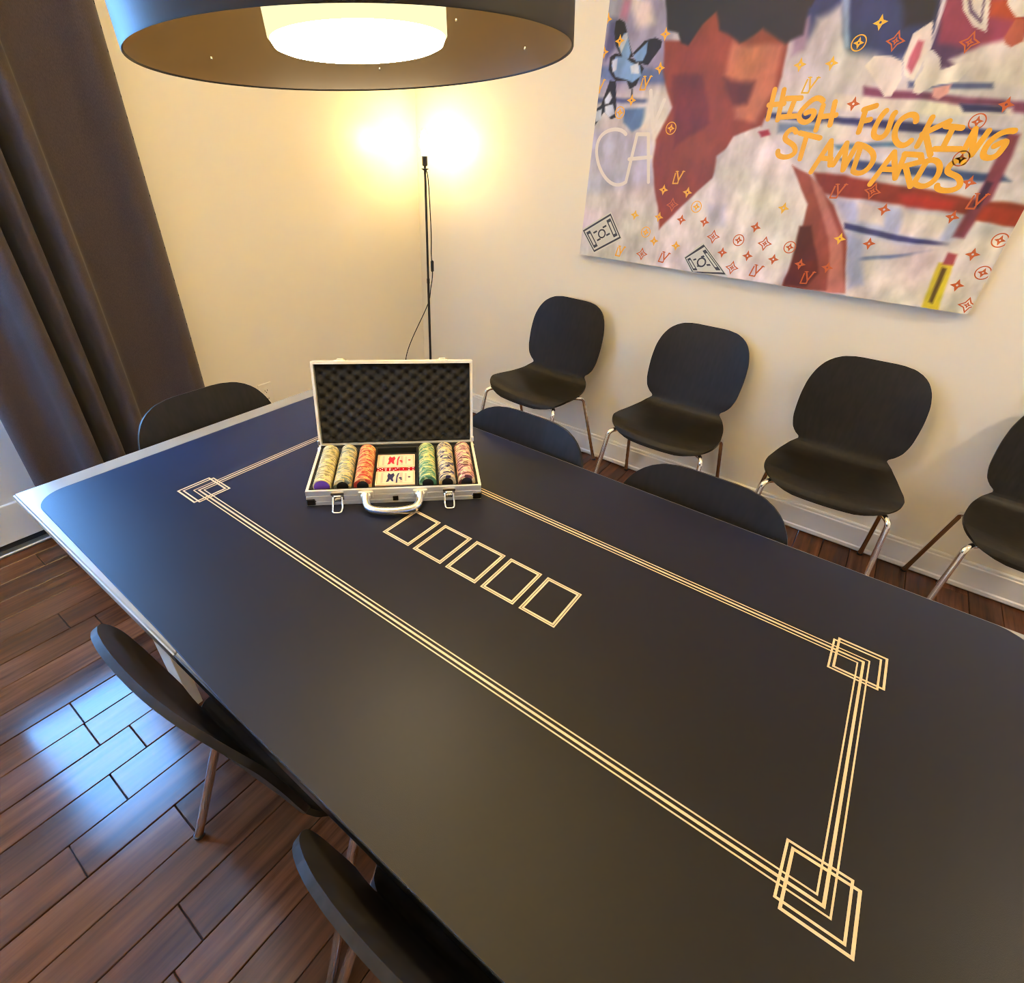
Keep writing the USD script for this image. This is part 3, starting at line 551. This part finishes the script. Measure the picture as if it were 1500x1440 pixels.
PATCHES = [
    ((206,200,203),20,[[-166,958],[1318,833],[1756,-72],[12,-308]]),
    ((150,146,178),30,[[-51,967],[231,942],[303,638],[-14,599]]),
    ((215,205,200),18,[[82,919],[170,876],[198,809],[132,803],[93,862]]),
    ((78,80,126),14,[[10,829],[44,827],[45,747],[8,707],[-2,749]]),
    ((176,120,150),12,[[62,884],[89,882],[81,825],[52,831]]),
    ((96,116,165),12,[[-40,687],[293,683],[304,634],[-34,648]]),
    ((80,92,140),8,[[-32,595],[247,585],[250,572],[-29,577]]),
    ((88,122,172),8,[[116,554],[239,559],[223,500],[170,476],[124,509]]),
    ((214,208,206),14,[[226,619],[308,618],[310,490],[252,432],[211,488]]),
    ((180,182,205),26,[[-34,484],[245,466],[294,304],[-16,258]]),
    ((38,54,104),20,[[652,905],[1103,865],[1120,696],[978,685],[788,709],[675,773]]),
    ((28,28,44),14,[[936,880],[1046,870],[1060,760],[988,749]]),
    ((205,200,205),16,[[739,795],[803,830],[870,672],[788,621],[725,685]]),
    ((140,165,200),8,[[782,878],[807,876],[863,714],[849,715]]),
    ((165,140,170),12,[[680,790],[718,796],[734,719],[698,703]]),
    ((150,60,88),16,[[1046,870],[1298,874],[1379,707],[1206,700],[1106,689]]),
    ((84,54,92),12,[[1076,721],[1179,709],[1162,656],[1091,665]]),
    ((178,72,42),10,[[1183,803],[1251,798],[1271,755],[1199,767]]),
    ((120,58,92),8,[[939,615],[1447,566],[1460,540],[949,589]]),
    ((218,210,202),10,[[1143,680],[1201,712],[1365,736],[1436,589],[1225,623]]),
    ((86,92,140),6,[[1054,629],[1266,619],[1272,605],[1060,612]]),
    ((222,214,202),8,[[867,598],[1331,561],[1338,545],[1226,545],[1179,537],[882,557]]),
    ((48,46,96),5,[[1205,574],[1315,563],[1320,550],[1226,553]]),
    ((216,210,206),10,[[620,604],[755,594],[771,547],[623,556]]),
    ((46,48,98),6,[[612,554],[794,541],[1058,527],[1357,503],[1365,487],[1048,504],[802,519],[616,540]]),
    ((112,128,160),10,[[715,517],[837,510],[844,491],[725,486]]),
    ((218,212,206),12,[[855,519],[1030,504],[1270,483],[1358,468],[1373,434],[1214,454],[871,472]]),
    ((92,132,168),6,[[908,457],[1079,474],[1102,463],[923,444]]),
    ((206,206,212),8,[[893,439],[1257,435],[1264,417],[900,420]]),
    ((52,74,122),7,[[931,421],[1142,409],[1234,406],[1390,397],[1414,379],[1245,379],[993,392]]),
    ((208,204,204),8,[[891,383],[1138,373],[1426,354],[1432,340],[897,367]]),
    ((138,50,30),8,[[877,376],[979,374],[1165,352],[1569,315],[1598,255],[1319,290],[1002,312],[925,317]]),
    ((176,48,36),14,[[1155,329],[1305,321],[1302,288],[1189,292]]),
    ((172,182,212),14,[[972,306],[1357,282],[1341,196],[1065,197]]),
    ((222,214,208),12,[[1037,300],[1125,297],[1143,237],[1066,240]]),
    ((222,214,208),12,[[1180,292],[1315,278],[1308,209],[1198,222]]),
    ((60,62,112),5,[[1025,232],[1160,218],[1338,202],[1343,191],[1167,199],[1032,213]]),
    ((90,110,165),5,[[1091,126],[1327,185],[1332,175],[1096,113]]),
    ((220,212,205),18,[[1079,102],[1457,249],[1514,-35],[1100,-19]]),
    ((168,176,208),14,[[1031,204],[1093,189],[1152,50],[1105,31]]),
    ((128,58,78),8,[[1355,502],[1385,497],[1392,392],[1370,220],[1339,221],[1352,371]]),
    ((62,32,60),5,[[1356,381],[1375,376],[1367,307],[1351,316]]),
    ((166,54,36),8,[[1376,318],[1577,298],[1598,255],[1376,280]]),
    ((206,188,48),5,[[1335,144],[1375,143],[1394,-1],[1346,1]]),
    ((90,70,30),4,[[1350,131],[1364,128],[1371,17],[1358,22]]),
    ((160,70,76),5,[[1346,176],[1373,172],[1376,139],[1347,139]]),
    ((142,62,38),7,[[246,759],[313,759],[345,828],[513,885],[675,773],[685,650],[657,497],[572,443],[531,409],[529,337],[359,148],[284,364],[276,456],[320,555],[261,669]]),
    ((196,116,84),14,[[498,744],[669,729],[667,632],[635,516],[558,536],[488,654]]),
    ((112,40,36),12,[[298,658],[414,656],[477,514],[351,436]]),
    ((96,34,30),14,[[486,643],[596,637],[587,576],[529,576]]),
    ((24,21,22),6,[[206,944],[742,897],[716,821],[525,844],[436,843],[377,799],[337,743],[310,752],[293,779],[250,787]]),
    ((26,20,28),8,[[411,850],[709,853],[714,754],[669,729],[584,778],[521,742],[442,777]]),
    ((222,216,214),6,[[575,474],[654,507],[815,390],[892,278],[899,120],[883,5],[367,-30],[368,147],[529,337]]),
    ((192,192,206),16,[[534,249],[600,250],[627,173],[564,167]]),
    ((176,44,58),5,[[654,490],[687,497],[701,481],[671,473]]),
    ((150,74,58),5,[[800,393],[866,370],[973,285],[1049,184],[1103,11],[896,-3],[902,167],[892,278]]),
    ((190,120,104),7,[[878,358],[920,333],[1032,182],[1103,11],[1045,6],[996,178]]),
    ((96,36,28),7,[[888,211],[927,215],[998,62],[973,14],[902,8]]),
    ((24,24,34),2,[[36,824],[52,830],[75,820],[119,734],[131,717],[104,712],[79,719],[48,754],[35,796]]),
    ((24,24,34),2,[[126,728],[167,763],[207,770],[237,759],[235,741],[209,709],[194,690],[154,699]]),
    ((24,24,34),2,[[53,731],[30,720],[31,680],[49,661],[68,646],[117,645],[134,618],[160,630],[175,670],[180,682],[152,705],[103,718]]),
    ((120,160,212),3,[[60,753],[77,789],[93,788],[118,729],[112,712],[88,713]]),
    ((200,208,222),3,[[61,762],[75,783],[91,791],[96,774],[77,730]]),
    ((120,160,212),3,[[130,720],[179,759],[182,726],[172,704],[145,702]]),
    ((120,160,212),3,[[55,720],[95,718],[126,700],[163,690],[174,659],[142,639],[116,648],[66,658],[41,694]]),
    ((200,208,222),3,[[40,709],[64,714],[66,679],[51,673]]),
    ((200,208,222),3,[[124,689],[154,699],[165,665],[132,668]]),
    ((24,24,34),2,[[141,621],[148,621],[150,588],[146,588]]),
    ((24,24,34),2,[[43,647],[71,643],[83,576],[90,527],[70,520],[36,545],[0,497],[-9,510],[-9,551],[19,567],[27,598]]),
    ((200,208,222),3,[[31,586],[49,613],[62,592],[52,573],[36,570]]),
    ((200,208,222),3,[[37,564],[69,570],[83,539],[60,526],[40,542]]),
    ((200,208,222),3,[[-2,548],[25,555],[27,520],[2,510]]),
    ((226,218,208),2,[[922,667],[939,692],[986,690],[1020,676],[1034,634],[1025,591],[1005,590],[974,620],[946,648]]),
    ((226,218,208),2,[[1018,684],[1022,741],[1060,767],[1082,708],[1067,630],[1037,643]]),
    ((186,92,108),5,[[1033,684],[1040,726],[1057,723],[1060,686],[1054,648],[1035,664]]),
    ((226,218,208),2,[[1068,697],[1088,701],[1115,681],[1128,652],[1171,671],[1203,670],[1180,624],[1124,615],[1095,594],[1079,600],[1072,627],[1082,656]]),
    ((212,150,150),4,[[1126,609],[1168,620],[1168,596],[1150,580],[1133,588]]),
    ((226,218,208),2,[[1105,824],[1173,819],[1200,735],[1163,750],[1124,787]]),
    ((110,84,116),2,[[1119,818],[1164,815],[1181,752],[1141,780]]),
    ((226,218,208),2,[[1128,817],[1159,815],[1173,765],[1145,788]]),
    ((226,218,208),2,[[1210,814],[1260,812],[1292,766],[1252,763],[1221,791]]),
    ((178,92,72),3,[[1245,722],[1253,761],[1275,759],[1291,712],[1270,700],[1253,709]]),
    ((212,206,212),3,[[1060,822],[1074,821],[1082,713],[1078,711]]),
]
BILLS = [[[-4,104],[130,190],[203,89],[75,12]],[[491,51],[555,116],[687,4],[539,-5]]]

PW, PH, PT = 1.477, 1.000, .034
art = thing('painting', 'large unframed pop art canvas with gold graffiti lettering above the chairs', 'painting', (XR - .001, 1.236, 1.018), -90.0)
# its own axes: x to the right along the wall, y into the wall (front at y = -PT), z up
obj('canvas_block', box(0, PW, -PT + .0006, 0, 0, PH, .002), 'canvas_side', art, False)
NX, NZ = 350, 236
X_, Z_ = np.meshgrid(np.linspace(.0005, PW - .0005, NX), np.linspace(.0005, PH - .0005, NZ)); pts = np.c_[X_.ravel(), Z_.ravel()]
wob = np.c_[meshkit.fbm(np.c_[pts * 9, 0 * pts[:, :1]], 3, 1) - .5, meshkit.fbm(np.c_[pts * 9, 0 * pts[:, :1] + 4], 3, 2) - .5]
col = np.tile(np.array((206, 200, 203), float), (len(pts), 1))
for k, (c, b, poly) in enumerate(PATCHES):
    pg = Polygon(np.array(poly) / 1000.0).buffer(0); b = b / 1000.0; lo, hi = np.array(pg.bounds[:2]) - 2 * b - .02, np.array(pg.bounds[2:]) + 2 * b + .02
    q_ = pts + wob * min(b * 2.2, .05); sel = np.nonzero(((q_ > lo) & (q_ < hi)).all(1))[0]
    if not len(sel): continue
    sp = shapely.points(q_[sel]); dist = shapely.distance(sp, pg.boundary) * np.where(shapely.contains(pg, sp), 1, -1)
    a = np.clip(dist / b * .5 + .5, 0, 1); a = (a * a * (3 - 2 * a))[:, None]
    col[sel] = col[sel] * (1 - a) + np.array(c, float) * a
tone = meshkit.fbm(np.c_[pts * np.array([26, 14]), 0 * pts[:, :1]], 4, 9)[:, None]; hue = meshkit.fbm(np.c_[pts * 7, 0 * pts[:, :1] + 9], 3, 11)[:, None] - .5
col = np.clip(col * (.80 + .40 * tone) + hue * np.array([20, -3, 32]), 0, 255) / 255.0
col = np.where(col <= .04045, col / 12.92, ((col + .055) / 1.055) ** 2.4)
PV = np.c_[pts[:, 0], np.full(len(pts), -PT), pts[:, 1]]; i0 = (np.arange(NZ - 1)[:, None] * NX + np.arange(NX - 1)).ravel()
PF = np.vstack([np.c_[i0, i0 + 1, i0 + NX + 1], np.c_[i0, i0 + NX + 1, i0 + NX]])
pm = usdkit.mesh(stage, numbered(path_of(art), 'painted_face'), (PV, PF), M['painted_canvas'])
UsdGeom.PrimvarsAPI(pm).CreatePrimvar('paint', Sdf.ValueTypeNames.Color3fArray, 'vertex').Set(Vt.Vec3fArray.FromNumpy(col.astype(np.float32)))
FACE = sbox(.001, .001, PW - .001, PH - .001)
TOZ = np.array([[1, 0, 0, 0], [0, 0, -1, -PT], [0, 1, 0, 0], [0, 0, 0, 1.0]])
def onart(poly, h, lift=0.0):
    e = extrude(poly.intersection(FACE), h, lift); e.apply_transform(TOZ); return e
def stroke(p, w):
    p = np.array(p) / 1000.0
    if len(p) > 2:
        t = np.r_[0, np.cumsum(np.linalg.norm(np.diff(p, axis=0), axis=1))]; p = CubicSpline(t, p)(np.linspace(0, t[-1], 28)) if len(p) > 4 else p
    return LineString(p).buffer(w / 2, quad_segs=5)
for i, p in enumerate(SCRAWL[:4]): obj('white_scrawl', onart(stroke(p, .013), .0003 + .00015 * i), 'paint_scrawl', art, False)
for w_, strokes in WORDS.items():
    obj('lettering', onart(unary_union([stroke(p, .0155) for p in strokes]), .0006), 'paint_gold', art, False, label=f'gold brush lettering reading {w_}')
def star(r): return unary_union([Polygon([(r * math.cos(a), r * math.sin(a)), (.42 * r * math.cos(a + .785), .42 * r * math.sin(a + .785)), (0, 0), (.42 * r * math.cos(a - .785), .42 * r * math.sin(a - .785))]) for a in (0, np.pi / 2, np.pi, -np.pi / 2)]).difference(Point(0, 0).buffer(.16 * r))
def motif(kind):
    r = .021
    if kind == 'star': return star(r * .95)
    if kind == 'diamond':
        o = Polygon([(1.25 * r, 0), (.42 * r, .42 * r), (0, 1.25 * r), (-.42 * r, .42 * r), (-1.25 * r, 0), (-.42 * r, -.42 * r), (0, -1.25 * r), (.42 * r, -.42 * r)]); return o.difference(o.buffer(-.0035)).union(star(r * .5))
    if kind == 'circle': return Point(0, 0).buffer(r).difference(Point(0, 0).buffer(r - .0032)).union(star(r * .72))
    L = LineString([(-.55 * r, .7 * r), (-.85 * r, -.95 * r), (.10 * r, -.95 * r), (.16 * r, -.65 * r)]).buffer(.0024); V_ = LineString([(-.25 * r, 1.0 * r), (.18 * r, -.45 * r), (.95 * r, 1.0 * r)]).buffer(.0026)
    return unary_union([L, V_, LineString([(-.5 * r, 1.0 * r), (.0 * r, 1.0 * r)]).buffer(.0016), LineString([(.75 * r, .95 * r), (1.2 * r, .95 * r)]).buffer(.0016)])
for i, (k_, c_, x, z) in enumerate(MOTIFS):
    g = shapely.affinity.translate(shapely.affinity.rotate(motif(k_), -6 + (i * 37) % 13, origin=(0, 0)), x / 1000, z / 1000).intersection(FACE)
    if g.area > 2e-5: obj({'star': 'star_motif', 'diamond': 'diamond_motif', 'circle': 'circle_motif', 'monogram': 'monogram_motif'}[k_], onart(g, .0004, i % 3 * .0001), {'g': 'paint_gold', 'o': 'paint_orange', 'y': 'paint_yellow'}[c_], art, False)
for b in BILLS:
    q4 = np.array(b) / 1000.0
    def inb(u, v, q4=q4): return (1 - u) * (1 - v) * q4[0] + u * (1 - v) * q4[1] + u * v * q4[2] + (1 - u) * v * q4[3]
    def rect(u0, u1, v0, v1): return Polygon([inb(u0, v0), inb(u1, v0), inb(u1, v1), inb(u0, v1)])
    bl = obj('banknote_motif', onart(rect(0, 1, 0, 1), .0003), 'paint_bill', art, False)
    inkp = [rect(.03, .97, .05, .95).difference(rect(.06, .94, .11, .89)), rect(.09, .22, .18, .82).difference(rect(.12, .19, .28, .72)), rect(.78, .91, .18, .82).difference(rect(.81, .88, .28, .72)),
            Point(*inb(.5, .5)).buffer(.019).difference(Point(*inb(.5, .5)).buffer(.013)), rect(.28, .40, .30, .36), rect(.28, .40, .60, .66), rect(.60, .72, .30, .36), rect(.60, .72, .60, .66)]
    obj('ink_lines', onart(unary_union(inkp), .0002, .0003), 'paint_ink', bl, False)
